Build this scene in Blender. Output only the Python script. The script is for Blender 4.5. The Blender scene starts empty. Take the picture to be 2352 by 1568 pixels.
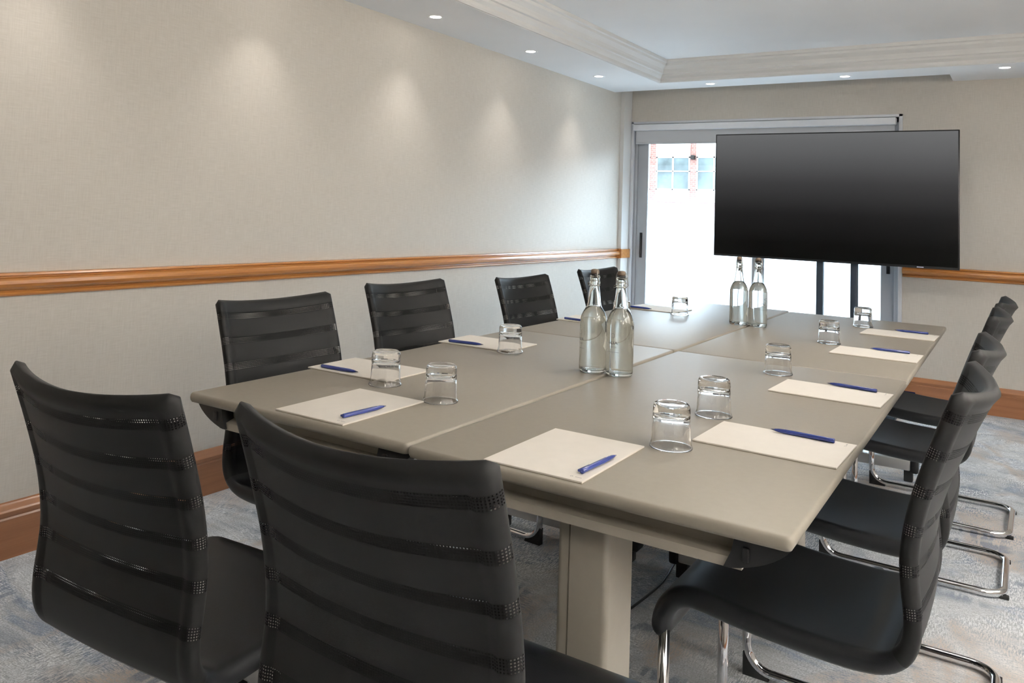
import bpy, bmesh, math, random
from mathutils import Vector, Matrix
random.seed(7)
PI = math.pi
C = bpy.context.scene.collection
sc = bpy.context.scene

# ------------------------------------------------------------------ materials
def newmat(name):
    m = bpy.data.materials.new(name); m.use_nodes = True
    nt = m.node_tree
    b = nt.nodes['Principled BSDF']
    return m, nt, b
def simple(name, col, rough=.5, metal=0., spec=.5, coat=0., trans=0., ior=1.45, noise=0., nscale=40., bump=0., bscale=200.):
    m, nt, b = newmat(name)
    b.inputs['Base Color'].default_value = (*col, 1)
    b.inputs['Roughness'].default_value = rough
    b.inputs['Metallic'].default_value = metal
    b.inputs['Specular IOR Level'].default_value = spec
    b.inputs['Coat Weight'].default_value = coat
    b.inputs['Transmission Weight'].default_value = trans
    b.inputs['IOR'].default_value = ior
    if noise > 0 or bump > 0:
        tc = nt.nodes.new('ShaderNodeTexCoord')
    if noise > 0:
        n = nt.nodes.new('ShaderNodeTexNoise'); n.inputs['Scale'].default_value = nscale; n.inputs['Detail'].default_value = 3
        nt.links.new(tc.outputs['Object'], n.inputs['Vector'])
        r = nt.nodes.new('ShaderNodeValToRGB')
        r.color_ramp.elements[0].position = .3; r.color_ramp.elements[1].position = .7
        r.color_ramp.elements[0].color = (*[c*(1-noise) for c in col], 1)
        r.color_ramp.elements[1].color = (*[min(1, c*(1+noise)) for c in col], 1)
        nt.links.new(n.outputs['Fac'], r.inputs['Fac']); nt.links.new(r.outputs['Color'], b.inputs['Base Color'])
    if bump > 0:
        n = nt.nodes.new('ShaderNodeTexNoise'); n.inputs['Scale'].default_value = bscale; n.inputs['Detail'].default_value = 2
        nt.links.new(tc.outputs['Object'], n.inputs['Vector'])
        bp = nt.nodes.new('ShaderNodeBump'); bp.inputs['Strength'].default_value = bump; bp.inputs['Distance'].default_value = .001
        nt.links.new(n.outputs['Fac'], bp.inputs['Height']); nt.links.new(bp.outputs['Normal'], b.inputs['Normal'])
    return m
def math_node(nt, op, a, b=None, c=None):
    n = nt.nodes.new('ShaderNodeMath'); n.operation = op
    for i, v in enumerate((a, b, c)):
        if v is None: continue
        if isinstance(v, (int, float)): n.inputs[i].default_value = v
        else: nt.links.new(v, n.inputs[i])
    return n.outputs[0]
def noise_node(nt, vec, scale, detail=2., rough=.5, dist=0.):
    n = nt.nodes.new('ShaderNodeTexNoise'); n.inputs['Scale'].default_value = scale
    n.inputs['Detail'].default_value = detail; n.inputs['Roughness'].default_value = rough; n.inputs['Distortion'].default_value = dist
    nt.links.new(vec, n.inputs['Vector']); return n.outputs['Fac']
def mapping(nt, vec, scale=(1, 1, 1), loc=(0, 0, 0), rot=(0, 0, 0)):
    n = nt.nodes.new('ShaderNodeMapping'); n.inputs['Scale'].default_value = scale
    n.inputs['Location'].default_value = loc; n.inputs['Rotation'].default_value = rot
    nt.links.new(vec, n.inputs['Vector']); return n.outputs['Vector']
def ramp(nt, fac, stops, interp='LINEAR'):
    r = nt.nodes.new('ShaderNodeValToRGB'); cr = r.color_ramp; cr.interpolation = interp
    while len(cr.elements) < len(stops): cr.elements.new(.5)
    for e, (p, c) in zip(cr.elements, stops):
        e.position = p; e.color = (*c, 1) if len(c) == 3 else c
    nt.links.new(fac, r.inputs['Fac']); return r.outputs['Color']
def mixc(nt, fac, a, b):
    n = nt.nodes.new('ShaderNodeMix'); n.data_type = 'RGBA'
    if isinstance(fac, (int, float)): n.inputs[0].default_value = fac
    else: nt.links.new(fac, n.inputs[0])
    for k, v in ((6, a), (7, b)):
        if isinstance(v, tuple): n.inputs[k].default_value = (*v, 1)
        else: nt.links.new(v, n.inputs[k])
    return n.outputs[2]
def objco(nt): return nt.nodes.new('ShaderNodeTexCoord').outputs['Object']
def addbump(nt, b, h, strength, dist):
    bp = nt.nodes.new('ShaderNodeBump'); bp.inputs['Strength'].default_value = strength; bp.inputs['Distance'].default_value = dist
    nt.links.new(h, bp.inputs['Height']); nt.links.new(bp.outputs['Normal'], b.inputs['Normal'])

def mat_wall():
    m, nt, b = newmat('woven_wallcovering'); o = objco(nt)
    v1 = noise_node(nt, mapping(nt, o, (260, 260, 14)), 1, 2)
    v2 = noise_node(nt, mapping(nt, o, (18, 18, 300)), 1, 2)
    big = noise_node(nt, o, 1.3, 2)
    w = math_node(nt, 'MULTIPLY_ADD', v1, .5, math_node(nt, 'MULTIPLY', v2, .5))
    c = ramp(nt, w, [(.3, (.545, .508, .452)), (.7, (.64, .603, .547))])
    nt.links.new(c, b.inputs['Base Color'])
    b.inputs['Roughness'].default_value = .62; b.inputs['Specular IOR Level'].default_value = .35
    addbump(nt, b, w, .12, .0006)
    return m
def mat_wood(name, c0, c1, axis, rough=.25):
    m, nt, b = newmat(name); o = objco(nt)
    s = [38, 38, 38]; s[axis] = 1.6
    n = noise_node(nt, mapping(nt, o, tuple(s)), 1, 4, .6, .4)
    c = ramp(nt, n, [(.3, c0), (.68, c1)])
    nt.links.new(c, b.inputs['Base Color'])
    b.inputs['Roughness'].default_value = rough; b.inputs['Coat Weight'].default_value = .5; b.inputs['Coat Roughness'].default_value = .15
    return m
def mat_carpet():
    m, nt, b = newmat('abstract_carpet'); o = objco(nt)
    warp = noise_node(nt, o, 2.2, 3)
    big = noise_node(nt, mapping(nt, o, (1.15, 2.1, 1), rot=(0, 0, .25)), 1.15, 4, .62, .9)
    base = ramp(nt, big, [(.30, (.15, .175, .215)), (.38, (.26, .285, .32)), (.45, (.40, .42, .44)), (.52, (.32, .335, .35)), (.58, (.21, .25, .315)), (.64, (.36, .37, .39)), (.72, (.46, .46, .46))])
    big2 = noise_node(nt, mapping(nt, o, (2.3, 1.2, 1), loc=(7, 3, 0), rot=(0, 0, -.3)), 1.3, 3, .6, .6)
    tan = ramp(nt, big2, [(.52, (0, 0, 0)), (.61, (1, 1, 1))])
    # short broken strokes along both weave directions
    sx = noise_node(nt, mapping(nt, o, (42, 260, 1)), 1, 2, .6)
    sy = noise_node(nt, mapping(nt, o, (240, 38, 1), loc=(3, 5, 0)), 1, 2, .6)
    dirm = ramp(nt, noise_node(nt, mapping(nt, o, loc=(11, 2, 0)), 2.4, 1), [(.46, (0, 0, 0)), (.54, (1, 1, 1))])
    st = mixc(nt, dirm, sx, sy)
    speck = noise_node(nt, o, 190, 3, .8)
    stm = ramp(nt, st, [(.45, (0, 0, 0)), (.56, (1, 1, 1))])
    light = (.60, .615, .63)
    whitm = ramp(nt, noise_node(nt, mapping(nt, o, loc=(4, 9, 0)), 3.1, 3, .6, .5), [(.40, (.12, .12, .12)), (.56, (.95, .95, .95))])
    fac = math_node(nt, 'MULTIPLY', stm, whitm)
    c = mixc(nt, fac, base, light)
    rust = mixc(nt, ramp(nt, speck, [(.42, (0, 0, 0)), (.56, (1, 1, 1))]), (.50, .47, .43), (.32, .205, .125))
    tf = math_node(nt, 'MULTIPLY', tan, math_node(nt, 'MULTIPLY_ADD', stm, .5, .22))
    c = mixc(nt, tf, c, rust)
    darkm = ramp(nt, noise_node(nt, mapping(nt, o, (1.6, 4.2, 1), loc=(1, 6, 0)), 1.4, 2, .5, .3), [(.60, (0, 0, 0)), (.66, (1, 1, 1))])
    bars = ramp(nt, noise_node(nt, mapping(nt, o, (36, 5, 1)), 1, 1), [(.47, (0, 0, 0)), (.52, (1, 1, 1))])
    c = mixc(nt, math_node(nt, 'MULTIPLY', math_node(nt, 'MULTIPLY', darkm, bars), .75), c, (.17, .20, .25))
    pile = ramp(nt, speck, [(.36, (.85, .85, .85)), (.64, (1.75, 1.75, 1.75))])
    mul = nt.nodes.new('ShaderNodeMix'); mul.data_type = 'RGBA'; mul.blend_type = 'MULTIPLY'; mul.inputs[0].default_value = .9
    nt.links.new(c, mul.inputs[6]); nt.links.new(pile, mul.inputs[7])
    nt.links.new(mul.outputs[2], b.inputs['Base Color'])
    b.inputs['Roughness'].default_value = .95; b.inputs['Specular IOR Level'].default_value = .1
    addbump(nt, b, math_node(nt, 'ADD', speck, st), .25, .0015)
    return m
def mat_mesh_fabric():
    """black knitted upholstery; UV is in metres, bands of fine open holes"""
    m, nt, b = newmat('black_perforated_fabric')
    uv = nt.nodes.new('ShaderNodeTexCoord').outputs['UV']
    sp = nt.nodes.new('ShaderNodeSeparateXYZ'); nt.links.new(uv, sp.inputs[0])
    u, v = sp.outputs[0], sp.outputs[1]
    b.inputs['Base Color'].default_value = (.0062, .0059, .0058, 1)
    b.inputs['Roughness'].default_value = .62; b.inputs['Specular IOR Level'].default_value = .28
    b.inputs['Sheen Weight'].default_value = .06; b.inputs['Sheen Roughness'].default_value = .4
    # v runs along the shell; bands start at V0 and repeat every PITCH
    t = math_node(nt, 'DIVIDE', math_node(nt, 'SUBTRACT', v, BAND_V0), BAND_PITCH)
    inr = math_node(nt, 'MULTIPLY', math_node(nt, 'GREATER_THAN', t, -.2), math_node(nt, 'LESS_THAN', t, 5.6))
    ft = math_node(nt, 'FRACT', math_node(nt, 'ADD', t, 10.))
    band = math_node(nt, 'MULTIPLY', math_node(nt, 'LESS_THAN', ft, 5*.0043/BAND_PITCH), inr)
    hu = math_node(nt, 'SUBTRACT', math_node(nt, 'FRACT', math_node(nt, 'DIVIDE', math_node(nt, 'ADD', u, 1.), .0043)), .5)
    hv = math_node(nt, 'SUBTRACT', math_node(nt, 'FRACT', math_node(nt, 'DIVIDE', math_node(nt, 'MULTIPLY', ft, BAND_PITCH), .0043)), .5)
    d2 = math_node(nt, 'ADD', math_node(nt, 'MULTIPLY', hu, hu), math_node(nt, 'MULTIPLY', hv, hv))
    hole = math_node(nt, 'MULTIPLY', math_node(nt, 'LESS_THAN', d2, .27**2), band)
    nt.links.new(mixc(nt, math_node(nt, 'MULTIPLY', band, .4), (.0052, .0049, .0048), (.0012, .0011, .0011)), b.inputs['Base Color'])
    nt.links.new(math_node(nt, 'MULTIPLY_ADD', band, -.10, .28), b.inputs['Specular IOR Level'])
    tr = nt.nodes.new('ShaderNodeBsdfTransparent')
    mx = nt.nodes.new('ShaderNodeMixShader')
    out = nt.nodes['Material Output']
    nt.links.new(hole, mx.inputs[0]); nt.links.new(b.outputs[0], mx.inputs[1]); nt.links.new(tr.outputs[0], mx.inputs[2])
    nt.links.new(mx.outputs[0], out.inputs['Surface'])
    n = noise_node(nt, mapping(nt, uv, (500, 900, 1)), 1, 1)
    h = math_node(nt, 'MULTIPLY_ADD', band, -.6, math_node(nt, 'MULTIPLY', n, .25))
    addbump(nt, b, h, .35, .001)
    return m

# ------------------------------------------------------------------ mesh helpers
def bm_new(): return bmesh.new()
def finish(name, bm, mat, parent=None, smooth=False, loc=None, auto=None):
    bmesh.ops.recalc_face_normals(bm, faces=bm.faces)
    me = bpy.data.meshes.new(name); bm.to_mesh(me); bm.free()
    if smooth or auto is not None:
        for p in me.polygons: p.use_smooth = True
    o = bpy.data.objects.new(name, me); C.objects.link(o)
    me.materials.append(mat)
    if auto is not None: me.set_sharp_from_angle(angle=math.radians(auto))
    if parent: o.parent = parent
    if loc: o.location = loc
    return o
def box(bm, x0, x1, y0, y1, z0, z1, M=None):
    vs = [bm.verts.new((x, y, z)) for z in (z0, z1) for y in (y0, y1) for x in (x0, x1)]
    for f in ((0, 2, 3, 1), (4, 5, 7, 6), (0, 1, 5, 4), (2, 6, 7, 3), (0, 4, 6, 2), (1, 3, 7, 5)):
        bm.faces.new([vs[i] for i in f])
    if M: bmesh.ops.transform(bm, matrix=M, verts=vs)
    return vs
def bevbox(bm, x0, x1, y0, y1, z0, z1, r=.003, seg=2):
    t = bmesh.new(); box(t, x0, x1, y0, y1, z0, z1)
    bmesh.ops.bevel(t, geom=list(t.edges), offset=r, segments=seg, affect='EDGES', profile=.5)
    me = bpy.data.meshes.new('t'); t.to_mesh(me); t.free(); bm.from_mesh(me); bpy.data.meshes.remove(me)
def lathe(bm, prof, n=40, cx=0, cy=0, z0=0, close=False):
    rings = []
    for r, z in prof:
        if r < 1e-6: rings.append([bm.verts.new((cx, cy, z0+z))])
        else: rings.append([bm.verts.new((cx+r*math.cos(2*PI*k/n), cy+r*math.sin(2*PI*k/n), z0+z)) for k in range(n)])
    prs = list(zip(rings[:-1], rings[1:]))
    if close: prs.append((rings[-1], rings[0]))
    for a, b in prs:
        for k in range(n):
            k2 = (k+1) % n
            if len(a) == 1 and len(b) == 1: continue
            if len(a) == 1: bm.faces.new((a[0], b[k], b[k2]))
            elif len(b) == 1: bm.faces.new((a[k], a[k2], b[0]))
            else: bm.faces.new((a[k], a[k2], b[k2], b[k]))
def fillet(pts, r, seg=6, closed=False):
    out = []; n = len(pts)
    for i, p in enumerate(pts):
        p = Vector(p)
        if not closed and i in (0, n-1): out.append(p); continue
        a = Vector(pts[i-1]); b = Vector(pts[(i+1) % n])
        da = (a-p).normalized(); db = (b-p).normalized()
        ang = da.angle(db)
        if ang > PI-.05: out.append(p); continue
        d = min(r/math.tan(ang/2), (a-p).length*.49, (b-p).length*.49)
        p0, p1 = p+da*d, p+db*d
        rr = d*math.tan(ang/2)
        c = p+(da+db).normalized()*(rr/math.sin(ang/2))
        u0 = p0-c; u1 = p1-c; tot = u0.angle(u1); ax = u0.cross(u1).normalized()
        for k in range(seg+1): out.append(c+Matrix.Rotation(tot*k/seg, 3, ax) @ u0)
    return out
def tube(bm, pts, r, n=12, closed=False, caps=True):
    pts = [Vector(p) for p in pts]; m = len(pts); rings = []
    prevn = None
    for i, p in enumerate(pts):
        if closed: t = (pts[(i+1) % m]-pts[i-1]).normalized()
        else: t = (pts[min(i+1, m-1)]-pts[max(i-1, 0)]).normalized()
        if prevn is None:
            prevn = t.orthogonal().normalized()
        nn = (prevn-t*prevn.dot(t)).normalized(); prevn = nn
        bb = t.cross(nn)
        rings.append([bm.verts.new(p+(nn*math.cos(2*PI*k/n)+bb*math.sin(2*PI*k/n))*r) for k in range(n)])
    for i in range(m if closed else m-1):
        a, b = rings[i], rings[(i+1) % m]
        for k in range(n): bm.faces.new((a[k], a[(k+1) % n], b[(k+1) % n], b[k]))
    if caps and not closed:
        bm.faces.new(rings[0][::-1]); bm.faces.new(rings[-1])
def extrude_profile(bm, prof, axis, a0, a1, closed=True):
    """prof: list of (p,q). axis 'x': points (a, p, q); axis 'y': points (p, a, q)"""
    def mk(a):
        return [bm.verts.new((a, p, q) if axis == 'x' else (p, a, q)) for p, q in prof]
    A, B = mk(a0), mk(a1); n = len(prof)
    for k in range(n if closed else n-1):
        bm.faces.new((A[k], A[(k+1) % n], B[(k+1) % n], B[k]))
    if closed: bm.faces.new(A[::-1]); bm.faces.new(B)
def slab(bm, x0, x1, y0, y1, prof, rc=.012, seg=5):
    """rounded rectangle with an edge profile of (inset, z)"""
    def ring(inset, z):
        r = max(rc-inset, .0008); pts = []
        for cx, cy, a0 in ((x1-inset-r, y1-inset-r, 0), (x0+inset+r, y1-inset-r, PI/2), (x0+inset+r, y0+inset+r, PI), (x1-inset-r, y0+inset+r, 1.5*PI)):
            for k in range(seg+1):
                a = a0+PI/2*k/seg; pts.append((cx+r*math.cos(a), cy+r*math.sin(a), z))
        return [bm.verts.new(p) for p in pts]
    R = [ring(i, z) for i, z in prof]; n = len(R[0])
    for a, b in zip(R[:-1], R[1:]):
        for k in range(n): bm.faces.new((a[k], a[(k+1) % n], b[(k+1) % n], b[k]))
    bm.faces.new(R[0][::-1]); bm.faces.new(R[-1])
def text_mesh(s, size, font_extrude=0.0):
    cu = bpy.data.curves.new('t', 'FONT'); cu.body = s; cu.size = size; cu.extrude = font_extrude; cu.resolution_u = 3
    o = bpy.data.objects.new('t', cu); C.objects.link(o)
    dg = bpy.context.evaluated_depsgraph_get(); me = bpy.data.meshes.new_from_object(o.evaluated_get(dg))
    bpy.data.objects.remove(o); bpy.data.curves.remove(cu)
    return me
def tag(o, label=None, cat=None, group=None, kind=None):
    if label: o['label'] = label
    if cat: o['category'] = cat
    if group: o['group'] = group
    if kind: o['kind'] = kind
    return o
def thing(name, loc=(0, 0, 0), rz=0, label=None, cat=None, group=None):
    o = bpy.data.objects.new(name, None); o.empty_display_size = .1; C.objects.link(o)
    o.location = loc; o.rotation_euler = (0, 0, rz)
    return tag(o, label, cat, group)
def copy_tree(o, parent=None):
    c = o.copy(); C.objects.link(c)
    if parent: c.parent = parent
    for ch in [x for x in bpy.data.objects if x.parent == o]: copy_tree(ch, c)
    return c
def place(o, loc, rz, label, cat=None, group=None):
    o.location = loc; o.rotation_euler = (0, 0, rz); return tag(o, label, cat, group)

# ------------------------------------------------------------------ chair shell profile (distance back from the front tip, height)
PROF = [(.004, .345), (.001, .372), (.010, .404), (.030, .428), (.062, .440), (.10, .439), (.16, .432), (.235, .426), (.31, .422), (.372, .421),
        (.42, .427), (.452, .446), (.468, .477), (.471, .52), (.466, .57), (.463, .62), (.468, .675), (.480, .735), (.499, .80), (.523, .872), (.546, .936)]
def catmull(P, sub):
    out = []
    for i in range(len(P)-1):
        p0 = P[max(i-1, 0)]; p1 = P[i]; p2 = P[i+1]; p3 = P[min(i+2, len(P)-1)]
        for k in range(sub):
            t = k/sub
            out.append(tuple(.5*((2*b)+(-a+c)*t+(2*a-5*b+4*c-d)*t*t+(-a+3*b-3*c+d)*t**3) for a, b, c, d in zip(p0, p1, p2, p3)))
    out.append(P[-1]); return out
PP = catmull(PROF, 4)
SS = [0.]
for a, b in zip(PP[:-1], PP[1:]): SS.append(SS[-1]+math.dist(a, b))
def s_at_z(z):
    for i in range(len(PP)-1, 0, -1):
        if PP[i-1][1] <= z <= PP[i][1] and PP[i][0] > .4: return SS[i]
BAND_PITCH = (s_at_z(.872)-s_at_z(.52))/5
BAND_V0 = s_at_z(.52)-.0104
CW = .448  # chair width

M_FAB = mat_mesh_fabric()
M_SEAT = simple('black_seat_fabric', (.0068, .0072, .0090), .42, spec=.5, bump=.25, bscale=900)
M_CHROME = simple('polished_chrome', (.78, .78, .79), .07, metal=1)
M_TUBE = simple('satin_inner_tube', (.62, .60, .56), .45, metal=.2)
M_BLACKPL = simple('black_plastic', (.012, .012, .013), .42)
M_WALL = mat_wall()
M_RAILY = mat_wood('varnished_wood_along_wall', (.36, .135, .032), (.52, .225, .060), 1)
M_RAILX = mat_wood('varnished_wood_across_wall', (.36, .135, .032), (.52, .225, .060), 0)
M_CARPET = mat_carpet()
M_BASEY = mat_wood('brown_skirting_along_wall', (.30, .125, .052), (.40, .175, .075), 1, .3)
M_BASEX = mat_wood('brown_skirting_across_wall', (.30, .125, .052), (.40, .175, .075), 0, .3)
M_DARKREAR = mat_wood('dark_unseen_wall', (.035, .020, .012), (.055, .030, .018), 2, .45)
M_PAINT = simple('white_ceiling_paint', (.89, .895, .90), .75, spec=.25, noise=.01, nscale=3)
M_TRIMP = simple('white_trim_paint', (.70, .69, .67), .5, noise=.01, nscale=5)
M_ALU = simple('grey_window_aluminium', (.42, .44, .47), .4, metal=.15, noise=.02, nscale=8)
M_ALUL = simple('pale_window_frame', (.66, .67, .70), .4, noise=.02, nscale=8)
M_BLIND = simple('grey_blind_fabric', (.56, .575, .60), .8, noise=.03, nscale=300)
M_PELMET = simple('white_blind_box', (.80, .82, .86), .45, noise=.01, nscale=20)
M_TABLE = simple('greige_table_laminate', (.272, .244, .200), .44, spec=.4, noise=.02, nscale=60, bump=.06, bscale=500)
M_TABLEEDGE = simple('table_underframe_paint', (.37, .34, .285), .42, noise=.02, nscale=40)
M_JOINT = simple('dark_greige_joint', (.13, .115, .09), .6)
M_FOOT = simple('satin_aluminium_foot', (.60, .60, .60), .3, metal=.6, noise=.02, nscale=30)
M_PAPER = simple('cream_paper', (.74, .69, .62), .7, noise=.015, nscale=30)
M_CARD = simple('grey_backing_board', (.33, .28, .22), .8, noise=.05, nscale=200)
M_BLUE = simple('blue_pen_plastic', (.022, .040, .20), .22, coat=.4, noise=.03, nscale=50)
M_PENTIP = simple('dark_pen_tip', (.06, .07, .12), .3, metal=.4)
M_PRINT = simple('grey_print', (.09, .10, .13), .6)
M_WHITEPRINT = simple('white_print', (.6, .62, .75), .5)
M_GLASS = simple('clear_tumbler_glass', (1, 1, 1), .0, trans=1, ior=1.47)
M_BGLASS = simple('clear_bottle_glass', (.965, .99, .975), .0, trans=1, ior=1.48)
M_WATER = simple('water', (1, 1, 1), .0, trans=1, ior=1.33)
M_CORK = simple('beige_stopper_top', (.17, .125, .09), .6, noise=.1, nscale=300)
M_RUBBER = simple('dark_rubber_seal', (.02, .018, .018), .6)
M_WIRE = simple('steel_wire', (.55, .53, .50), .25, metal=1)
M_BEZEL = simple('black_tv_bezel', (.008, .008, .009), .3)
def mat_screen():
    """screen panel emitting a gradient, grey at the top down to black"""
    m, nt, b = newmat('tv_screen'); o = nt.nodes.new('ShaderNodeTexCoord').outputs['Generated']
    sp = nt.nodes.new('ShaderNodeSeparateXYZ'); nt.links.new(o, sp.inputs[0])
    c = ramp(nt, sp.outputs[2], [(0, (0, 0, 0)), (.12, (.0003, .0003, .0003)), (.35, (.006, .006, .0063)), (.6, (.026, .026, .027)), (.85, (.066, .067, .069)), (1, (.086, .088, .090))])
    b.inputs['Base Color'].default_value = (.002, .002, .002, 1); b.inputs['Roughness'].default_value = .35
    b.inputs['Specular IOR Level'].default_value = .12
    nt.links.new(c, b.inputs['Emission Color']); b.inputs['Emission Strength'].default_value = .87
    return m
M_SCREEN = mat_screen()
M_DARKMETAL = simple('dark_blue_grey_pole', (.035, .05, .07), .45, metal=.3)
def mat_emit(name, col, s):
    m = bpy.data.materials.new(name); m.use_nodes = True; nt = m.node_tree; nt.nodes.clear()
    e = nt.nodes.new('ShaderNodeEmission'); e.inputs[0].default_value = (*col, 1); e.inputs[1].default_value = s
    o = nt.nodes.new('ShaderNodeOutputMaterial'); nt.links.new(e.outputs[0], o.inputs[0]); return m
M_LAMP = mat_emit('lit_lamp', (1, .95, .86), 14)
def mat_pane():
    m = bpy.data.materials.new('window_pane'); m.use_nodes = True; nt = m.node_tree; nt.nodes.clear()
    t = nt.nodes.new('ShaderNodeBsdfTransparent'); t.inputs[0].default_value = (.93, .96, .96, 1)
    g = nt.nodes.new('ShaderNodeBsdfGlossy'); g.inputs['Roughness'].default_value = .02
    f = nt.nodes.new('ShaderNodeFresnel'); f.inputs[0].default_value = 1.45
    mx = nt.nodes.new('ShaderNodeMixShader'); o = nt.nodes.new('ShaderNodeOutputMaterial')
    nt.links.new(f.outputs[0], mx.inputs[0]); nt.links.new(t.outputs[0], mx.inputs[1]); nt.links.new(g.outputs[0], mx.inputs[2]); nt.links.new(mx.outputs[0], o.inputs[0])
    return m
M_PANE = mat_pane()
def mat_film():
    """frosted privacy film that thins out towards its upper edge"""
    m = bpy.data.materials.new('frosted_film'); m.use_nodes = True; nt = m.node_tree; nt.nodes.clear()
    o = objco(nt); sp = nt.nodes.new('ShaderNodeSeparateXYZ'); nt.links.new(o, sp.inputs[0])
    r = ramp(nt, math_node(nt, 'DIVIDE', sp.outputs[2], 2.), [(.60, (1, 1, 1)), (.645, (.32, .32, .32)), (.70, (.10, .10, .10)), (.76, (.03, .03, .03))])
    t = nt.nodes.new('ShaderNodeBsdfTransparent')
    tl = nt.nodes.new('ShaderNodeBsdfTranslucent'); tl.inputs[0].default_value = (.90, .93, .95, 1)
    mx = nt.nodes.new('ShaderNodeMixShader'); out = nt.nodes.new('ShaderNodeOutputMaterial')
    nt.links.new(r, mx.inputs[0]); nt.links.new(t.outputs[0], mx.inputs[1]); nt.links.new(tl.outputs[0], mx.inputs[2]); nt.links.new(mx.outputs[0], out.inputs[0])
    return m
M_FILM = mat_film()
def mat_brick():
    m, nt, b = newmat('red_brick'); o = objco(nt)
    br = nt.nodes.new('ShaderNodeTexBrick'); br.inputs['Scale'].default_value = 3.2
    br.inputs['Color1'].default_value = (.34, .17, .15, 1); br.inputs['Color2'].default_value = (.42, .23, .20, 1); br.inputs['Mortar'].default_value = (.6, .5, .45, 1)
    br.inputs['Mortar Size'].default_value = .015
    nt.links.new(mapping(nt, o, rot=(PI/2, 0, 0)), br.inputs['Vector'])
    nt.links.new(br.outputs['Color'], b.inputs['Base Color']); b.inputs['Roughness'].default_value = .9
    return m
M_BRICK = mat_brick()
M_STONE = simple('white_rendered_band', (.82, .80, .78), .8, noise=.04, nscale=3)
M_OUTGLASS = simple('facade_window_glass', (.16, .22, .24), .15, noise=.5, nscale=1.2)
M_OUTFRAME = simple('white_facade_window_frame', (.85, .85, .85), .5)
M_ASPHALT = simple('grey_street_asphalt', (.28, .28, .29), .9, noise=.1, nscale=8)

# ================================================================== SETTING
RX, RY, HC, TRAY = 4.7, -8.2, 2.3, .165
def struct(name, bm, mat, **k): return tag(finish(name, bm, mat, **k), kind='structure')
b = bm_new(); box(b, -.15, RX+.15, RY-.15, .20, -.12, 0); struct('floor', b, M_CARPET)
b = bm_new(); box(b, -.15, 0, RY-.15, .20, 0, 2.62); struct('wall_left', b, M_WALL)
b = bm_new(); box(b, RX, RX+.15, RY-.15, .20, 0, 2.62); struct('wall_right', b, M_WALL)
b = bm_new(); box(b, 0, RX, RY-.15, RY, 0, 2.62); struct('wall_behind', b, M_DARKREAR)  # unseen wall; dark finish made up to keep the screen reflection dark
WX1, WZ1 = 2.166, 2.076
b = bm_new(); box(b, WX1, RX, 0, .20, 0, 2.62); box(b, 0, WX1, 0, .20, WZ1, 2.62); struct('wall_back', b, M_WALL)
# ceiling: soffit ring, recess for the blind along the window, raised tray
TX0, TX1, TY0, TY1 = .52, RX-.52, RY+.7, -.61
CI = .10
b = bm_new()
box(b, 0, TX0, RY, -.30, HC, HC+.3)
box(b, TX0, RX, TY1, -.30, HC, HC+.3)
box(b, TX1, RX, RY, TY1, HC, HC+.3)
box(b, TX0, TX1, RY, TY0, HC, HC+.3)
box(b, 2.485, RX, -.30, 0, HC, HC+.3)
box(b, 0, 2.485, -.30, 0, HC+.2, HC+.3)
box(b, TX0, TX1, TY0, TY1, HC+TRAY, HC+.3)
struct('ceiling', b, M_PAINT)
# stepped cornice inside the tray
cp = [(0, .001), (.012, .001), (.018, .012), (.018, .030), (.034, .046), (.040, .060), (.052, .064), (.054, .080), (.060, .096), (.076, .112), (.086, .120), (.088, .136), (CI, .142), (CI, TRAY)]
b = bm_new(); rings = []
for i, z in cp:
    rings.append([b.verts.new(v) for v in ((TX0+i, TY0+i, HC+z), (TX1-i, TY0+i, HC+z), (TX1-i, TY1-i, HC+z), (TX0+i, TY1-i, HC+z))])
for a, c in zip(rings[:-1], rings[1:]):
    for k in range(4): b.faces.new((a[k], a[(k+1) % 4], c[(k+1) % 4], c[k]))
struct('trim_1', b, M_TRIMP)
# chair rail
def rail_prof(sign):
    pr = [(0, .892), (.010, .892), (.017, .898), (.018, .905), (.013, .909), (.013, .913), (.030, .917), (.043, .926), (.047, .937), (.044, .948), (.034, .955), (.022, .957), (.020, .961), (.028, .965), (.026, .971), (.014, .974), (0, .974)]
    return [(sign*p, q) for p, q in pr]
b = bm_new(); extrude_profile(b, rail_prof(1), 'y', RY, -.135); struct('trim_2', b, M_RAILY, auto=35)
b = bm_new(); extrude_profile(b, rail_prof(-1), 'x', WX1+.004, RX); struct('trim_3', b, M_RAILX, auto=35)
# rail return around the corner pipe box
b = bm_new(); box(b, 0, .036, -.200, -.160, .892, .974); box(b, .034, .056, -.200, -.02, .896, .970); struct('trim_4', b, M_RAILX)
def base_prof(sign):
    pr = [(0, 0), (.020, 0), (.020, .128), (.022, .134), (.018, .140), (.024, .148), (.027, .160), (.022, .170), (.012, .178), (.008, .186), (0, .188)]
    return [(sign*p, q) for p, q in pr]
b = bm_new(); extrude_profile(b, base_prof(1), 'y', RY, -.162); struct('baseboard_left', b, M_BASEY, auto=35)
b = bm_new(); extrude_profile(b, base_prof(-1), 'x', WX1+.004, RX); struct('baseboard_back', b, M_BASEX, auto=35)
b = bm_new(); extrude_profile(b, [(RX+p, q) for p, q in base_prof(-1)], 'y', RY, -.03); struct('baseboard_right', b, M_BASEY, auto=35)
# boxed pipe in the corner
b = bm_new(); box(b, 0, .034, -.160, -.002, 0, HC+.2); struct('trim_5', b, M_TRIMP)

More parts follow.
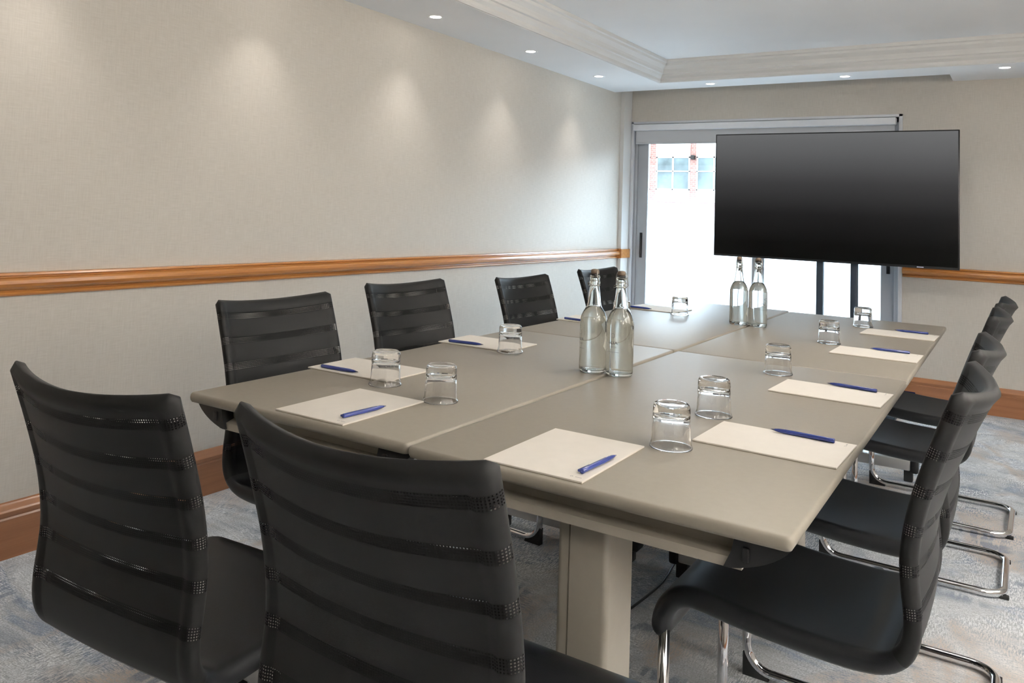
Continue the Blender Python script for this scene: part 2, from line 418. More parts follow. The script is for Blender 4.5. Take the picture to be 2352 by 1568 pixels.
# ------------------------------------------------------------------ window / sliding doors
wf = tag(thing('window_1'), kind='structure')
b = bm_new()
for x0, x1, z0, z1 in ((.036, .060, 0, WZ1), (WX1-.026, WX1, 0, WZ1), (.036, WX1, WZ1-.020, WZ1)):
    bevbox(b, x0, x1, -.012, .10, z0, z1, .003)
finish('window_frame', b, M_ALUL, wf, auto=40)
b = bm_new()
for x0, x1, z0, z1 in ((.060, .090, 0, WZ1-.02), (WX1-.056, WX1-.026, 0, WZ1-.02), (.060, WX1-.026, WZ1-.06, WZ1-.02), (.060, WX1-.026, 0, .035)):
    bevbox(b, x0, x1, .02, .13, z0, z1, .002)
finish('door_track', b, M_ALU, wf, auto=40)
def sash(x0, x1, y, hside):
    b = bm_new(); w = .095
    bevbox(b, x0, x0+w, y, y+.035, .036, WZ1-.062, .003); bevbox(b, x1-w, x1, y, y+.035, .036, WZ1-.062, .003)
    bevbox(b, x0+w, x1-w, y, y+.035, .036, .14, .003); bevbox(b, x0+w, x1-w, y, y+.035, WZ1-.15, WZ1-.062, .003)
    s = finish('sliding_sash', b, M_ALU, wf, auto=40)
    b = bm_new(); box(b, x0+w-.005, x1-w+.005, y+.014, y+.020, .135, WZ1-.145); finish('pane', b, M_PANE, s)
    b = bm_new(); vs = [b.verts.new(v) for v in ((x0+w, y+.0135, .14), (x1-w, y+.0135, .14), (x1-w, y+.0135, 1.70), (x0+w, y+.0135, 1.70))]; b.faces.new(vs); finish('frosted_film', b, M_FILM, s)
    hx = x0+.045 if hside < 0 else x1-.045
    b = bm_new(); bevbox(b, hx-.012, hx+.012, y-.005, y+.002, .90, 1.115, .002)
    bevbox(b, hx-.004, hx+.004, y-.016, y-.003, .93, 1.085, .002); finish('handle', b, M_BLACKPL, s)
sash(.090, 1.180, .028, -1); sash(1.075, WX1-.056, .075, 1)
# roller blind
bl = thing('roller_blind', (0, 0, 0), 0, 'grey roller blind, almost fully raised, in a pale box above the sliding doors', 'blind')
b = bm_new(); bevbox(b, .070, WX1-.040, -.055, .018, 1.995, 2.048, .006, 3); finish('blind_box', b, M_PELMET, bl, auto=40)
b = bm_new(); box(b, .082, WX1-.052, -.010, -.0085, 1.887, 2.0); bevbox(b, .082, WX1-.052, -.016, -.003, 1.880, 1.894, .003); finish('blind_fabric', b, M_BLIND, bl)

# ------------------------------------------------------------------ outside
b = bm_new(); box(b, -40, 40, .6, 60, -4.2, -4.0); struct('ground', b, M_ASPHALT)
bd = thing('brick_building', (0, 24, -4), 0, 'red brick building with white bands and paired windows seen across the street', 'building')
b = bm_new(); box(b, -16, 22, 0, 8, 0, 9.6); finish('brick_wall', b, M_BRICK, bd)
b = bm_new()
for zc in (3.2, 6.6): pass
px = [(-8.05+1.46*k) for k in range(-3, 14)]
first = None
for k in range(-3, 12):
    x0 = -9.33+1.64*k; x1 = x0+1.37
    for zz in (6.36, 3.0):
        w = bm_new()
        box(w, x0, x1, -.10, .03, zz+1.31, zz+1.86); band = finish('white_lintel', w, M_STONE, bd)
        w = bm_new(); box(w, x0, x1, -.10, .03, zz-.46, zz); finish('white_panel', w, M_STONE, bd)
        w = bm_new()
        for a0, a1, c0, c1 in ((x0, x0+.05, zz, zz+1.31), (x1-.05, x1, zz, zz+1.31), ((x0+x1)/2-.03, (x0+x1)/2+.03, zz, zz+1.31), (x0, x1, zz, zz+.05), (x0, x1, zz+1.26, zz+1.31), (x0, x1, zz+.72, zz+.76)):
            box(w, a0, a1, -.05, .03, c0, c1)
        f = finish('window_frame', w, M_OUTFRAME, bd)
        w = bm_new(); box(w, x0+.03, x1-.03, -.012, .02, zz+.03, zz+1.28); finish('pane', w, M_OUTGLASS, f)
b.free()
for k in (1, 4): 
    b = bm_new(); bevbox(b, -9.33+1.64*k-.19, -9.33+1.64*k-.06, -.22, .0, 7.55, 7.72, .02, 2); finish('wall_lantern', b, M_BLACKPL, bd)
b = bm_new(); box(b, -16, 22, -.25, .1, 8.5, 9.0); finish('cornice_band', b, M_STONE, bd)

# ------------------------------------------------------------------ downlights
def make_downlight():
    t = thing('downlight')
    b = bm_new(); lathe(b, [(.030, .0), (.040, -.004), (.045, -.003), (.047, .0)], 32); finish('trim_ring', b, M_PAINT, t, smooth=True)
    b = bm_new(); lathe(b, [(0, -.0015), (.030, -.0015)], 24); finish('lamp_lens', b, M_LAMP, t)
    return t
LCOL = (1.0, .94, .87)
def spot(x, y, power, size=100, blend=.85, col=LCOL, z=None):
    l = bpy.data.lights.new('downlight_beam', 'SPOT'); l.energy = power; l.spot_size = math.radians(size); l.spot_blend = blend; l.color = col; l.shadow_soft_size = .028
    o = bpy.data.objects.new('downlight_beam', l); C.objects.link(o); o.location = (x, y, (z or HC)-.012); return o
dl0 = make_downlight(); first = True
DL = []
for k, y in enumerate((-1.07, -2.09, -3.12, -4.15, -5.18, -6.2, -7.2)):
    DL.append((.222, y, ('recessed ceiling spotlight over the left wall, the one closest to the window corner', 'recessed ceiling spotlight over the left wall, the middle of the three visible', 'recessed ceiling spotlight over the left wall, closest to the viewer',
                         'recessed ceiling spotlight over the left wall beyond the top of the picture')[min(k, 3)]))
DL += [(.88, -.46, 'recessed ceiling spotlight above the window wall, nearest the left corner'), (1.848, -.455, 'recessed ceiling spotlight above the television'), (2.805, -.455, 'recessed ceiling spotlight at the right edge, past the notch in the soffit'),
       (3.77, -.455, 'recessed ceiling spotlight over the window wall outside the frame')]
for y in (-1.5, -3, -4.5, -6, -7.4): DL.append((RX-.24, y, 'recessed ceiling spotlight added for fill over the unseen right wall'))  # unseen right-hand row, added for extra fill light
for i, (x, y, lab) in enumerate(DL):
    d = dl0 if i == 0 else copy_tree(dl0)
    place(d, (x, y, HC), 0, lab, 'ceiling light', 'recessed spotlights around the ceiling edge')
    if x < .3: spot(x, y, 7.5, 84, 1.)
    elif y > -.5: spot(x, y, 7, 84, 1.)
    else: spot(x, y, 3, 120)
# unseen tray lights: first inferred from a ceiling glow, other two added as fill
M_DOME = mat_emit('lit_opal_glass', (1, .93, .84), 2.0)
def dome(x, y, power):
    t = thing('dome_ceiling_fill_light', (x, y, HC+TRAY), 0, 'unseen round opal ceiling light in the raised ceiling, placed for soft fill', 'ceiling light', 'unseen opal ceiling lights for fill')
    b = bm_new(); lathe(b, [(0, 0), (.17, 0), (.172, -.012), (.160, -.016), (0, -.016)], 40); finish('base_plate', b, M_PAINT, t, auto=40)
    b = bm_new(); lathe(b, [(.155, -.016), (.150, -.035), (.12, -.060), (.07, -.076), (0, -.082)], 40); finish('opal_shade', b, M_DOME, t, smooth=True)
    l = bpy.data.lights.new('dome_fill_glow', 'POINT'); l.energy = power; l.color = (1, .94, .86); l.shadow_soft_size = .14
    o = bpy.data.objects.new('dome_fill_glow', l); C.objects.link(o); o.location = (x, y, HC+TRAY-.24)
def fill_uplight(y, power):  # added fixtures on the unseen wall, there to brighten the ceiling
    t = thing('added_wall_uplighter', (RX, y, 1.30), 0, 'half-round uplighter added on the unseen right wall to brighten the ceiling', 'added fill light', 'added uplighters for ceiling fill')
    b = bm_new(); n = 18
    out = [[b.verts.new((-r*math.sin(PI*k/n), r*math.cos(PI*k/n), z)) for k in range(n+1)] for r, z in ((.03, -.10), (.09, -.07), (.13, 0), (.15, .10), (.142, .10), (.12, .0), (.08, -.06), (.02, -.085))]
    for A, B in zip(out[:-1], out[1:]):
        for k in range(n): b.faces.new((A[k], A[k+1], B[k+1], B[k]))
    finish('fill_uplight_bowl', b, M_PAINT, t, smooth=True)
    l = bpy.data.lights.new('fill_uplight_beam', 'SPOT'); l.energy = power; l.spot_size = math.radians(140); l.spot_blend = 1; l.color = (1, .985, .97); l.shadow_soft_size = .05
    o = bpy.data.objects.new('fill_uplight_beam', l); C.objects.link(o); o.location = (RX-.075, y, 1.415); o.rotation_euler = (PI, math.radians(32), 0)
for y in (-3.1, -4.8, -6.6): fill_uplight(y, 620)
for x, y, pw in ((2.3, -3.35, 12), (3.4, -5.0, 6), (3.4, -7.0, 10)): dome(x, y, pw)

# ================================================================== TABLES
TOP = .765
def table(sw, rot, w, l, label, capnear=None, near=True):
    t = thing('conference_table', (sw[0], sw[1], 0), rot, label, 'table', 'greige conference tables pushed together')
    b = bm_new()
    slab(b, 0, w, 0, l, [(.010, TOP-.024), (.004, TOP-.0225), (.0008, TOP-.017), (0, TOP-.011), (.001, TOP-.005), (.0035, TOP-.0012), (.007, TOP)], rc=.014)
    finish('tabletop', b, M_TABLE, t, auto=50)
    for yy, s in ((.075, 1), (l-.075, -1)):
        # beam under the end of the top: open channel with a lower lip
        b = bm_new()
        y0 = yy-s*.038
        pr = [(y0+s*.026, TOP-.0245), (y0+s*.024, TOP-.058), (y0-s*.002, TOP-.064), (y0-s*.004, TOP-.080), (y0+s*.06, TOP-.080), (y0+s*.06, TOP-.0245)]
        extrude_profile(b, pr, 'x', .085, w-.085); finish('end_beam', b, M_TABLEEDGE, t, auto=30)
        for sx, x0 in ((1, .007), (-1, w-.007)):
            b = bm_new()
            pr = [(0, TOP-.0245)]
            for k in range(9):
                a = PI/2*k/8; pr.append((.5*.095*(1-math.cos(a))+.5*.095*k/8, TOP-.028-.5*.050*math.sin(a)-.5*.050*k/8))
            pr += [(.106, TOP-.078), (.094, TOP-.052), (.088, TOP-.0245)]
            pr = [(x0+sx*p, q) for p, q in pr]
            extrude_profile(b, pr, 'y', y0-s*.010, y0+s*.10); e = finish('corner_bracket', b, M_BLACKPL, t, auto=30)
            b = bm_new(); bevbox(b, x0+sx*.070-.006, x0+sx*.070+.006, y0-s*.013-.002, y0-s*.010+.002, TOP-.062, TOP-.040, .002); finish('release_slot', b, M_BLACKPL, e)
        # column leg: flat front with grooves and rounded cheeks
        b = bm_new(); cx = w/2-.02-(.03 if s < 0 else 0); yc = yy+(.078 if s > 0 else .015); hw, hd = .053, .062
        def colring(z):
            pts = []
            for sx, sy, a0 in ((1, 1, 0), (-1, 1, PI/2), (-1, -1, PI), (1, -1, 1.5*PI)):
                for k in range(5):
                    a = a0+PI/2*k/4; r = .012; pts.append(b.verts.new((cx+sx*(hw-r)+r*math.cos(a), yc+sy*(hd-r)+r*math.sin(a), z)))
            return pts
        A, B = colring(.10), colring(TOP-.080)
        for k in range(20): b.faces.new((A[k], A[(k+1) % 20], B[(k+1) % 20], B[k]))
        b.faces.new(A[::-1]); b.faces.new(B)
        lg = finish('leg', b, M_TABLEEDGE, t, auto=40)
        b = bm_new(); ys = yc-s*hd
        for gx in (-.026,): box(b, cx+gx-.0012, cx+gx+.0012, min(ys, ys-s*.0012), max(ys, ys-s*.0012), .11, TOP-.082)
        finish('panel_joint', b, M_JOINT, lg)
        b = bm_new(); bevbox(b, cx-.275, cx+.275, yc-.032, yc+.032, .055, .105, .006, 2); ft = finish('foot', b, M_FOOT, t, auto=40)
        for sx in (-1, 1):
            b = bm_new(); xa = cx+sx*.275
            bevbox(b, min(xa, xa+sx*.035), max(xa, xa+sx*.035), yc-.034, yc+.034, .045, .108, .010, 3)
            bevbox(b, xa-.03-(.0 if sx > 0 else -.02), xa+.03-(.02 if sx > 0 else 0), yc-.022, yc+.022, 0, .056, .004, 2)
            finish('end_cap', b, M_BLACKPL, ft, auto=40)
    return t
def corner(px, py, rot, dx, dy):
    return (px+dx*math.cos(rot)-dy*math.sin(rot), py+dx*math.sin(rot)+dy*math.cos(rot))
table(corner(2.622, -5.285, .010, -.752, 0), .010, .752, 1.586, 'greige conference table nearest the viewer on the right, with a near corner in open view')
table(corner(2.606, -3.697, .011, -.748, 0), .011, .748, 1.75, 'greige conference table at the far right end, in front of the television')
table((1.167, -5.292), .014, .697, 1.583, 'greige conference table at the near left end, behind the left foreground chair')
table((1.142, -3.704), .010, .706, 1.785, 'greige conference table at the far left end, beside the window')

# ================================================================== CHAIR
def shell_part(name, i0, i1, mat, parent, tip_round=False, top_round=False):
    """closed upholstered shell: front and back layer joined round the sides"""
    b = bm_new(); uvl = b.loops.layers.uv.new('UVMap')
    hw = CW/2; NS = 7
    inner = [(-1+2*k/18)*.83 for k in range(19)]
    XF = [-1, -.955, -.915, -.885, -.86]+inner+[.86, .885, .915, .955, 1]; NU = len(XF)-1
    def panel(x):
        t = min(1, max(0, (hw-.026-abs(x))/.008)); return t*t*(3-2*t)
    rings = []; uvs = []
    idx = list(range(i0, i1+1))
    smin, smax = SS[0], SS[-1]
    for i in idx:
        d, z = PP[i]; s = SS[i]
        a = PP[max(i-1, 0)]; c = PP[min(i+1, len(PP)-1)]
        t = Vector((0, -(c[0]-a[0]), c[1]-a[1])).normalized()     # local y = .30 - d
        n = Vector((0, t.z, -t.y))                                # towards the sitter / upwards
        if n.z < 0 and d < .4 and d > .05: n = -n
        # thickness: seat .042, back .030
        w = min(1, max(0, (s-.45)/.12)); th = .042*(1-w)+.030*w
        e0, e1 = s-smin, smax-s
        th_e = th
        if e0 < .02: th_e *= math.sqrt(max(.02, 1-(1-e0/.02)**2))
        if e1 < .014: th_e *= math.sqrt(max(.02, 1-(1-e1/.014)**2))
        if 0 < z: pass
        zz = min(1, max(0, (z-.44)/.5)); bulge = (.006+.046*zz**1.1) if d > .4 else 0
        dish = .010 if (.08 < d < .42) else 0
        ring = []; uv = []
        # corner rounding in plan at the top and at the tip
        hwe = hw
        if e1 < .012: hwe = hw-.012*(1-math.sqrt(max(0, 1-(1-e1/.012)**2)))
        if e0 < .03: hwe = hw-.03*(1-math.sqrt(max(0, 1-(1-e0/.03)**2)))*.6
        # the bottom of the back pulls in slightly
        r = th_e/2
        pts = []
        rec = .0048*min(1, max(0, (s-.52)/.04))*min(1, max(0, (e1-.012)/.02))
        for k in range(NU+1):
            x = XF[k]*(hwe-r); pts.append((x, r-rec*panel(x), 0))
        for k in range(1, NS):
            an = PI/2-PI*k/NS; pts.append((hwe-r+r*math.cos(an), r*math.sin(an), 0))
        for k in range(NU+1):
            x = -XF[k]*(hwe-r); pts.append((x, -r+rec*panel(x), 0))
        for k in range(1, NS):
            an = -PI/2-PI*k/NS; pts.append((-(hwe-r)+r*math.cos(an), r*math.sin(an), 0))
        ulen = 0; prev = None
        for (x, q, _) in pts:
            f = max(0, 1-(x/hw)**2)
            off = -bulge*f; 
            if dish: off -= dish*f*math.sin(PI*min(1, max(0, (d-.08)/.34)))
            p = Vector((x, .30-d, z))+n*(q+off)
            ring.append(b.verts.new(p))
            if prev is not None: ulen += math.dist(prev, (x, q))
            prev = (x, q); uv.append((ulen, s))
        rings.append(ring); uvs.append(uv)
    N = len(rings[0])
    for j in range(len(rings)-1):
        A, B = rings[j], rings[j+1]
        for k in range(N):
            k2 = (k+1) % N
            f = b.faces.new((A[k], A[k2], B[k2], B[k]))
            ua, ub = uvs[j], uvs[j+1]
            uend = ua[-1][0]+.002
            vals = (ua[k], ua[k2] if k2 else (uend, ua[0][1]), ub[k2] if k2 else (uend, ub[0][1]), ub[k])
            for lp, v in zip(f.loops, vals): lp[uvl].uv = v
    if tip_round: b.faces.new(rings[0][::-1])
    if top_round: b.faces.new(rings[-1])
    return finish(name, b, mat, parent, smooth=True)
ISPLIT = next(i for i in range(len(PP)) if PP[i][0] > .45)
def make_chair():
    t = thing('conference_chair')
    shell_part('seat', 0, ISPLIT, M_SEAT, t, tip_round=True)
    bk = shell_part('backrest', ISPLIT, len(PP)-1, M_FAB, t, top_round=True)
    # side tubes inside the backrest, glinting through the holes
    for sx in (-1, 1):
        b = bm_new(); tube(b, [(sx*(CW/2-.0125), .30-PP[i][0], PP[i][1]) for i in range(ISPLIT, len(PP)-3, 2)], .0088, 10)
        finish('side_tube', b, M_TUBE, bk, smooth=True)
    # cantilever frame
    hx = CW/2-.018; r = .0125
    path = [(-hx, .292, .372), (-hx, .292, r+.003), (-hx, .300-.575, r+.003), (hx, .300-.575, r+.003), (hx, .292, r+.003), (hx, .292, .372)]
    path = [path[0]]+[tuple(v) for v in fillet(path, .065, 8)[1:-1]]+[path[-1]]
    b = bm_new(); tube(b, path, r, 14); finish('cantilever_frame', b, M_CHROME, t, smooth=True)
    for sx in (-1, 1):
        b = bm_new()
        # wedge glide under the front bend
        pr = [(.30, .003), (.30, .060), (.288, .045), (.262, .022), (.236, .010), (.232, .0), (.30, 0)]
        A = [b.verts.new((sx*hx-.011, p, q)) for p, q in pr[1:]]; B = [b.verts.new((sx*hx+.011, p, q)) for p, q in pr[1:]]
        n = len(A)
        for k in range(n): b.faces.new((A[k], A[(k+1) % n], B[(k+1) % n], B[k]))
        b.faces.new(A[::-1]); b.faces.new(B); finish('glide', b, M_BLACKPL, t)
        b = bm_new(); bevbox(b, sx*(hx-.03)-.012, sx*(hx-.03)+.012, -.290, -.262, 0, .010, .002); finish('glide', b, M_BLACKPL, t)
    return t
chair0 = make_chair()
def put_chair(i, top, ang, label, group):
    c = chair0 if i == 0 else copy_tree(chair0)
    place(c, (top[0], top[1], 0), ang, label, 'chair', group); c.scale = (1.0, 1.0, 1.0) if i in (6, 8) else (1.02, 1.02, 1.02)
    return c
RG, LG, FG = 'chairs along the right side of the table', 'chairs along the wall side of the table', 'foreground chairs at the near end of the table'
CH = [((2.568, -4.672), PI/2, 'black high-back chair on the right side nearest the viewer, whole seat in view', RG),
      ((2.566, -4.030), PI/2+.01, 'black chair on the right side, second from the viewer, behind the nearest right chair', RG),
      ((2.570, -3.050), PI/2, 'black chair on the right side, third from the viewer', RG),
      ((2.579, -2.390), PI/2-.02, 'black chair on the right side farthest from the viewer, by the back wall skirting', RG),
      ((1.181, -4.809), -1.598, 'black chair against the left wall nearest the viewer, largest of the wall-side backs', LG),
      ((1.069, -4.033), -1.645, 'black chair on the wall side, second from the viewer', LG),
      ((1.066, -3.115), -1.64, 'black chair on the wall side, third from the viewer, left of the near bottles', LG),
      ((1.150, -2.410), -1.60, 'black chair on the wall side nearest the window, partly behind the near bottles', LG),
      ((1.545, -5.550), .066, 'black chair at the left edge of the picture seen from behind', FG),
      ((2.172, -5.540), .005, 'black chair in the centre foreground seen from behind, largest in the picture', FG)]
for i, a in enumerate(CH): put_chair(i, *a)

# ================================================================== NOTEPADS, PENS
def make_pad(w, l):
    t = thing('notepad')
    b = bm_new(); bevbox(b, -w/2, w/2, -l/2, l/2, .0010, .0042, .0006, 1); sh = finish('paper_sheets', b, M_PAPER, t)
    b = bm_new(); box(b, -w/2+.0003, w/2-.0003, -l/2+.0003, l/2-.0003, 0, .0010); finish('backing_board', b, M_CARD, t)
    b = bm_new()
    x0, y0 = w/2-.030, -l/2+.018
    lathe(b, [(.0020, .0), (.0027, .0)], 16, cx=x0, cy=y0, z0=.00435)
    for k in range(5):
        xx = x0+.008+k*.0026; vs = [b.verts.new(v) for v in ((xx, y0-.0015, .00435), (xx+.0012, y0-.0015, .00435), (xx+.0012, y0+.0013, .00435), (xx, y0+.0013, .00435))]; b.faces.new(vs)
    finish('printed_logo', b, M_PRINT, sh)
    return t
PW, PL = .211, .294
pad0 = make_pad(PW, PL)
PG = 'cream notepads laid out on the table'
# centre, direction of the long side
PADS = [((1.566, -5.124), .014, 'cream notepad at the near left end of the table, behind the central foreground chair'),
        ((2.149, -5.123), .010, 'cream notepad at the near right end of the table, square to the front edge'),
        ((2.462, -4.752), PI/2-.018, 'cream notepad on the right side nearest the viewer'),
        ((2.452, -4.091), PI/2-.03, 'cream notepad on the right side, second from the viewer'),
        ((2.447, -3.209), PI/2-.012, 'cream notepad on the right side, third from the viewer'),
        ((2.444, -2.508), PI/2-.02, 'cream notepad on the right side farthest from the viewer'),
        ((1.299, -4.761), -PI/2+.03, 'cream notepad on the wall side nearest the viewer, partly seen through a tumbler'),
        ((1.281, -4.098), -PI/2+.03, 'cream notepad on the wall side, second from the viewer'),
        ((1.270, -3.185), -PI/2+.05, 'cream notepad on the wall side mostly hidden behind the near bottles'),
        ((1.285, -2.470), -PI/2-.12, 'cream notepad on the wall side nearest the window')]
for i, (c, a, lab) in enumerate(PADS):
    o = pad0 if i == 0 else copy_tree(pad0)
    place(o, (c[0], c[1], TOP), a, lab, 'notepad', PG)
def make_pen():
    t = thing('ballpoint_pen')   # along local +x from tail (0) to tip (.138), lying on z=0
    r = .0052; L = .138
    M = Matrix.Rotation(PI/2, 4, 'Y')
    b = bm_new(); lathe(b, [(0, 0), (.0044, 0), (.0050, .002), (.0052, .02), (.0052, .09), (.0050, .105), (.0040, .120), (.0024, .129)], 16)
    bmesh.ops.transform(b, matrix=Matrix.Translation((0, 0, r)) @ M, verts=b.verts); bd = finish('barrel', b, M_BLUE, t, smooth=True)
    b = bm_new(); lathe(b, [(.0024, .129), (.0014, .134), (.0006, L), (0, L)], 12)
    bmesh.ops.transform(b, matrix=Matrix.Translation((0, 0, r)) @ M, verts=b.verts); finish('writing_tip', b, M_PENTIP, t, smooth=True)
    b = bm_new(); bevbox(b, -.001, .042, .0052, .0082, r-.0022, r+.0022, .0009, 1); bevbox(b, -.001, .004, -.001, .0075, r-.0024, r+.0024, .0009, 1)
    finish('clip', b, M_BLUE, t)
    b = bm_new(); z = 2*r+.0001
    lathe(b, [(.0010, 0), (.0015, 0)], 10, cx=.108, cy=0, z0=z-.0001)
    for k in range(5): 
        xx = .094+k*.0022; vs = [b.verts.new(v) for v in ((xx, -.0008, z), (xx+.0012, -.0008, z), (xx+.0012, .0008, z), (xx, .0008, z))]; b.faces.new(vs)
    finish('printed_logo', b, M_WHITEPRINT, bd)
    return t
pen0 = make_pen()
PENS = [((1.638, -5.232), (1.647, -5.095), 'blue ballpoint pen on the near left end notepad'),
        ((2.235, -5.230), (2.242, -5.094), 'blue ballpoint pen on the near right end notepad'),
        ((2.569, -4.671), (2.431, -4.664), 'blue ballpoint pen on the right side notepad nearest the viewer'),
        ((2.560, -4.002), (2.422, -3.987), 'blue ballpoint pen on the second right side notepad'),
        ((2.550, -3.117), (2.413, -3.116), 'blue ballpoint pen on the third right side notepad'),
        ((2.549, -2.415), (2.412, -2.408), 'blue ballpoint pen on the farthest right side notepad'),
        ((1.191, -4.851), (1.328, -4.844), 'blue ballpoint pen on the wall-side notepad nearest the viewer'),
        ((1.176, -4.195), (1.311, -4.176), 'blue ballpoint pen on the second wall-side notepad'),
        ((1.160, -3.277), (1.297, -3.290), 'blue ballpoint pen on the wall-side notepad behind the near bottles'),
        ((1.158, -2.560), (1.294, -2.572), 'blue ballpoint pen on the notepad nearest the window')]
for i, (a, c, lab) in enumerate(PENS):
    o = pen0 if i == 0 else copy_tree(pen0)
    an = math.atan2(c[1]-a[1], c[0]-a[0])
    place(o, (a[0], a[1], TOP+.0043), an, lab, 'pen', 'blue pens on the notepads')
# stray pen left on the farthest right chair
o = copy_tree(pen0); place(o, (2.47, -2.145, .4475), PI-.1, 'dark pen lying on the seat of a right side chair at the far end', 'pen')

# ================================================================== TUMBLERS (upside down)
def make_tumbler():
    t = thing('glass_tumbler'); b = bm_new()
    out = [(.0446, .0006), (.0452, .0018), (.0446, .0040), (.0424, .0085), (.0410, .014), (.0404, .025), (.0398, .045), (.0392, .062), (.0394, .0665), (.0385, .069), (.0392, .072), (.0388, .083), (.0372, .0885), (.0335, .0915), (.027, .0905), (.016, .0893), (0, .0888)]
    inn = [(0, .0700), (.020, .0692), (.031, .0665), (.0350, .0610), (.0366, .052), (.0376, .040), (.0384, .025), (.0392, .014), (.0408, .0075), (.0430, .0025), (.0440, .0008)]
    lathe(b, out+inn, 56, close=False)
    # join rim
    b.verts.ensure_lookup_table()
    n = 56; A = [b.verts[k] for k in range(n)]
    last = [v for v in b.verts][-n:]
    for k in range(n): b.faces.new((A[k], A[(k+1) % n], last[(k+1) % n], last[k]))
    finish('glass_body', b, M_GLASS, t, smooth=True)
    return t
tum0 = make_tumbler()
TUM = [((2.293, -4.929), 'upturned clear glass tumbler between the two nearest right notepads'),
       ((2.275, -4.591), 'upturned clear glass tumbler just beyond the nearest right side notepad'),
       ((2.257, -3.893), 'upturned clear glass tumbler above the second right side notepad'),
       ((2.248, -3.041), 'upturned clear glass tumbler beside the third right side notepad'),
       ((2.264, -2.322), 'upturned clear glass tumbler beside the farthest right side notepad'),
       ((1.689, -4.934), 'upturned clear glass tumbler right of the near left end notepad'),
       ((1.463, -4.883), 'upturned clear glass tumbler in front of the nearest wall-side notepad'),
       ((1.445, -4.210), 'upturned clear glass tumbler on the second wall-side notepad corner'),
       ((1.350, -3.075), 'upturned clear glass tumbler hidden behind the near bottles'),
       ((1.466, -2.626), 'upturned clear glass tumbler at the notepad nearest the window')]
for i, (c, lab) in enumerate(TUM):
    o = tum0 if i == 0 else copy_tree(tum0)
    place(o, (c[0], c[1], TOP+(.0044 if i in (7,) else .0)), random.random()*6, lab, 'glass', 'upturned tumblers on the table')

# ================================================================== BOTTLES
def make_bottle():
    t = thing('water_bottle'); b = bm_new()
    R = .0415
    out = [(0, .004), (.026, .002), (.034, .0005), (.0385, .002), (.0408, .007), (R, .014), (R, .150), (.0408, .160), (.0380, .172), (.0330, .184), (.0270, .194), (.0225, .201), (.0205, .212), (.0180, .235), (.0152, .256), (.0142, .266), (.0150, .268), (.0170, .270), (.0172, .276), (.0150, .279), (.0148, .286), (.0160, .288), (.0160, .293), (.0145, .295)]
    inn = [(.0095, .295), (.0098, .285), (.0105, .262), (.0120, .254), (.0150, .235), (.0176, .212), (.0196, .202), (.0242, .193), (.0302, .182), (.0350, .170), (.0378, .158), (.0386, .148), (.0386, .018), (.0375, .0125), (.033, .0095), (.020, .0120), (0, .0150)]
    lathe(b, out+inn, 56); finish('bottle_glass', b, M_BGLASS, t, smooth=True)
    b = bm_new(); lathe(b, [(0, .0148), (.020, .0118), (.0331, .0093), (.0377, .0123), (.0388, .018), (.0388, .148), (.0380, .158), (.0352, .170), (.0304, .182), (.0244, .193), (.0200, .2005), (.0196, .2012), (0, .2008)], 48)
    finish('water', b, M_WATER, t, smooth=True)
    b = bm_new(); lathe(b, [(0, .288), (.0092, .288), (.0096, .2955), (.0135, .2962), (.0135, .301), (0, .301)], 24); finish('rubber_seal', b, M_RUBBER, t, auto=40)
    b = bm_new(); lathe(b, [(0, .3012), (.0118, .3012), (.0128, .304), (.0128, .309), (.0112, .3135), (.006, .315), (0, .3155)], 24); finish('stopper', b, M_CORK, t, smooth=True)
    b = bm_new()
    tube(b, [(.0162*math.cos(2*PI*k/24), .0162*math.sin(2*PI*k/24), .2655) for k in range(24)], .0011, 6, closed=True)
    for sx in (-1, 1):
        tube(b, [(sx*.0165, 0, .2655), (sx*.0215, .004, .272), (sx*.0205, .002, .284), (sx*.0188, 0, .298), (sx*.0165, 0, .307), (sx*.010, 0, .3125)], .0010, 6)
        tube(b, [(sx*.0165, 0, .2655), (sx*.0200, -.012, .262), (sx*.0140, -.0180, .270), (0, -.0195, .274)], .0010, 6)
    finish('wire_bail', b, M_WIRE, t, smooth=True)
    # etched print on the body: ring, letters and rules, wrapped round the glass
    b = bm_new()
    def wrap(bmx):
        for v in bmx.verts:
            a = -PI/2+v.co.x/R; rr = R+.0003
            v.co = Vector((rr*math.cos(a), rr*math.sin(a), v.co.y))
    lathe(b, [(.0060, 0), (.0067, 0)], 28, cx=0, cy=.122)
    for s, size, y in (('ALIA', .0125, .097),):
        me = text_mesh(s, size); xs = [v.co.x for v in me.vertices]; w = max(xs)-min(xs)
        for v in me.vertices: v.co.x = (v.co.x-w/2)*1.25; v.co.y += y
        b.from_mesh(me); bpy.data.meshes.remove(me)
    for x0, x1, y in ((-.013, .013, .0900), (-.020, .020, .0735), (-.0025, .0025, .1215), (-.014, .014, .0870)):
        n = 8
        for k in range(n):
            a0, a1 = x0+(x1-x0)*k/n, x0+(x1-x0)*(k+1)/n
            b.faces.new([b.verts.new(v) for v in ((a0, y, 0), (a1, y, 0), (a1, y+.0005, 0), (a0, y+.0005, 0))])
    wrap(b); finish('etched_logo', b, M_PRINT, t)
    return t
bot0 = make_bottle()
BOT = [((1.800, -4.298), -.72, 'clear swing-top water bottle, left one of the near pair on the table seam', 'near pair of bottles on the table seam'),
       ((1.886, -4.290), -.12, 'clear swing-top water bottle, right one of the near pair', 'near pair of bottles on the table seam'),
       ((1.797, -2.754), 2.4, 'clear swing-top water bottle, left one of the far pair below the television', 'far pair of bottles below the television'),
       ((1.884, -2.752), 2.9, 'clear swing-top water bottle, right one of the far pair below the television', 'far pair of bottles below the television')]
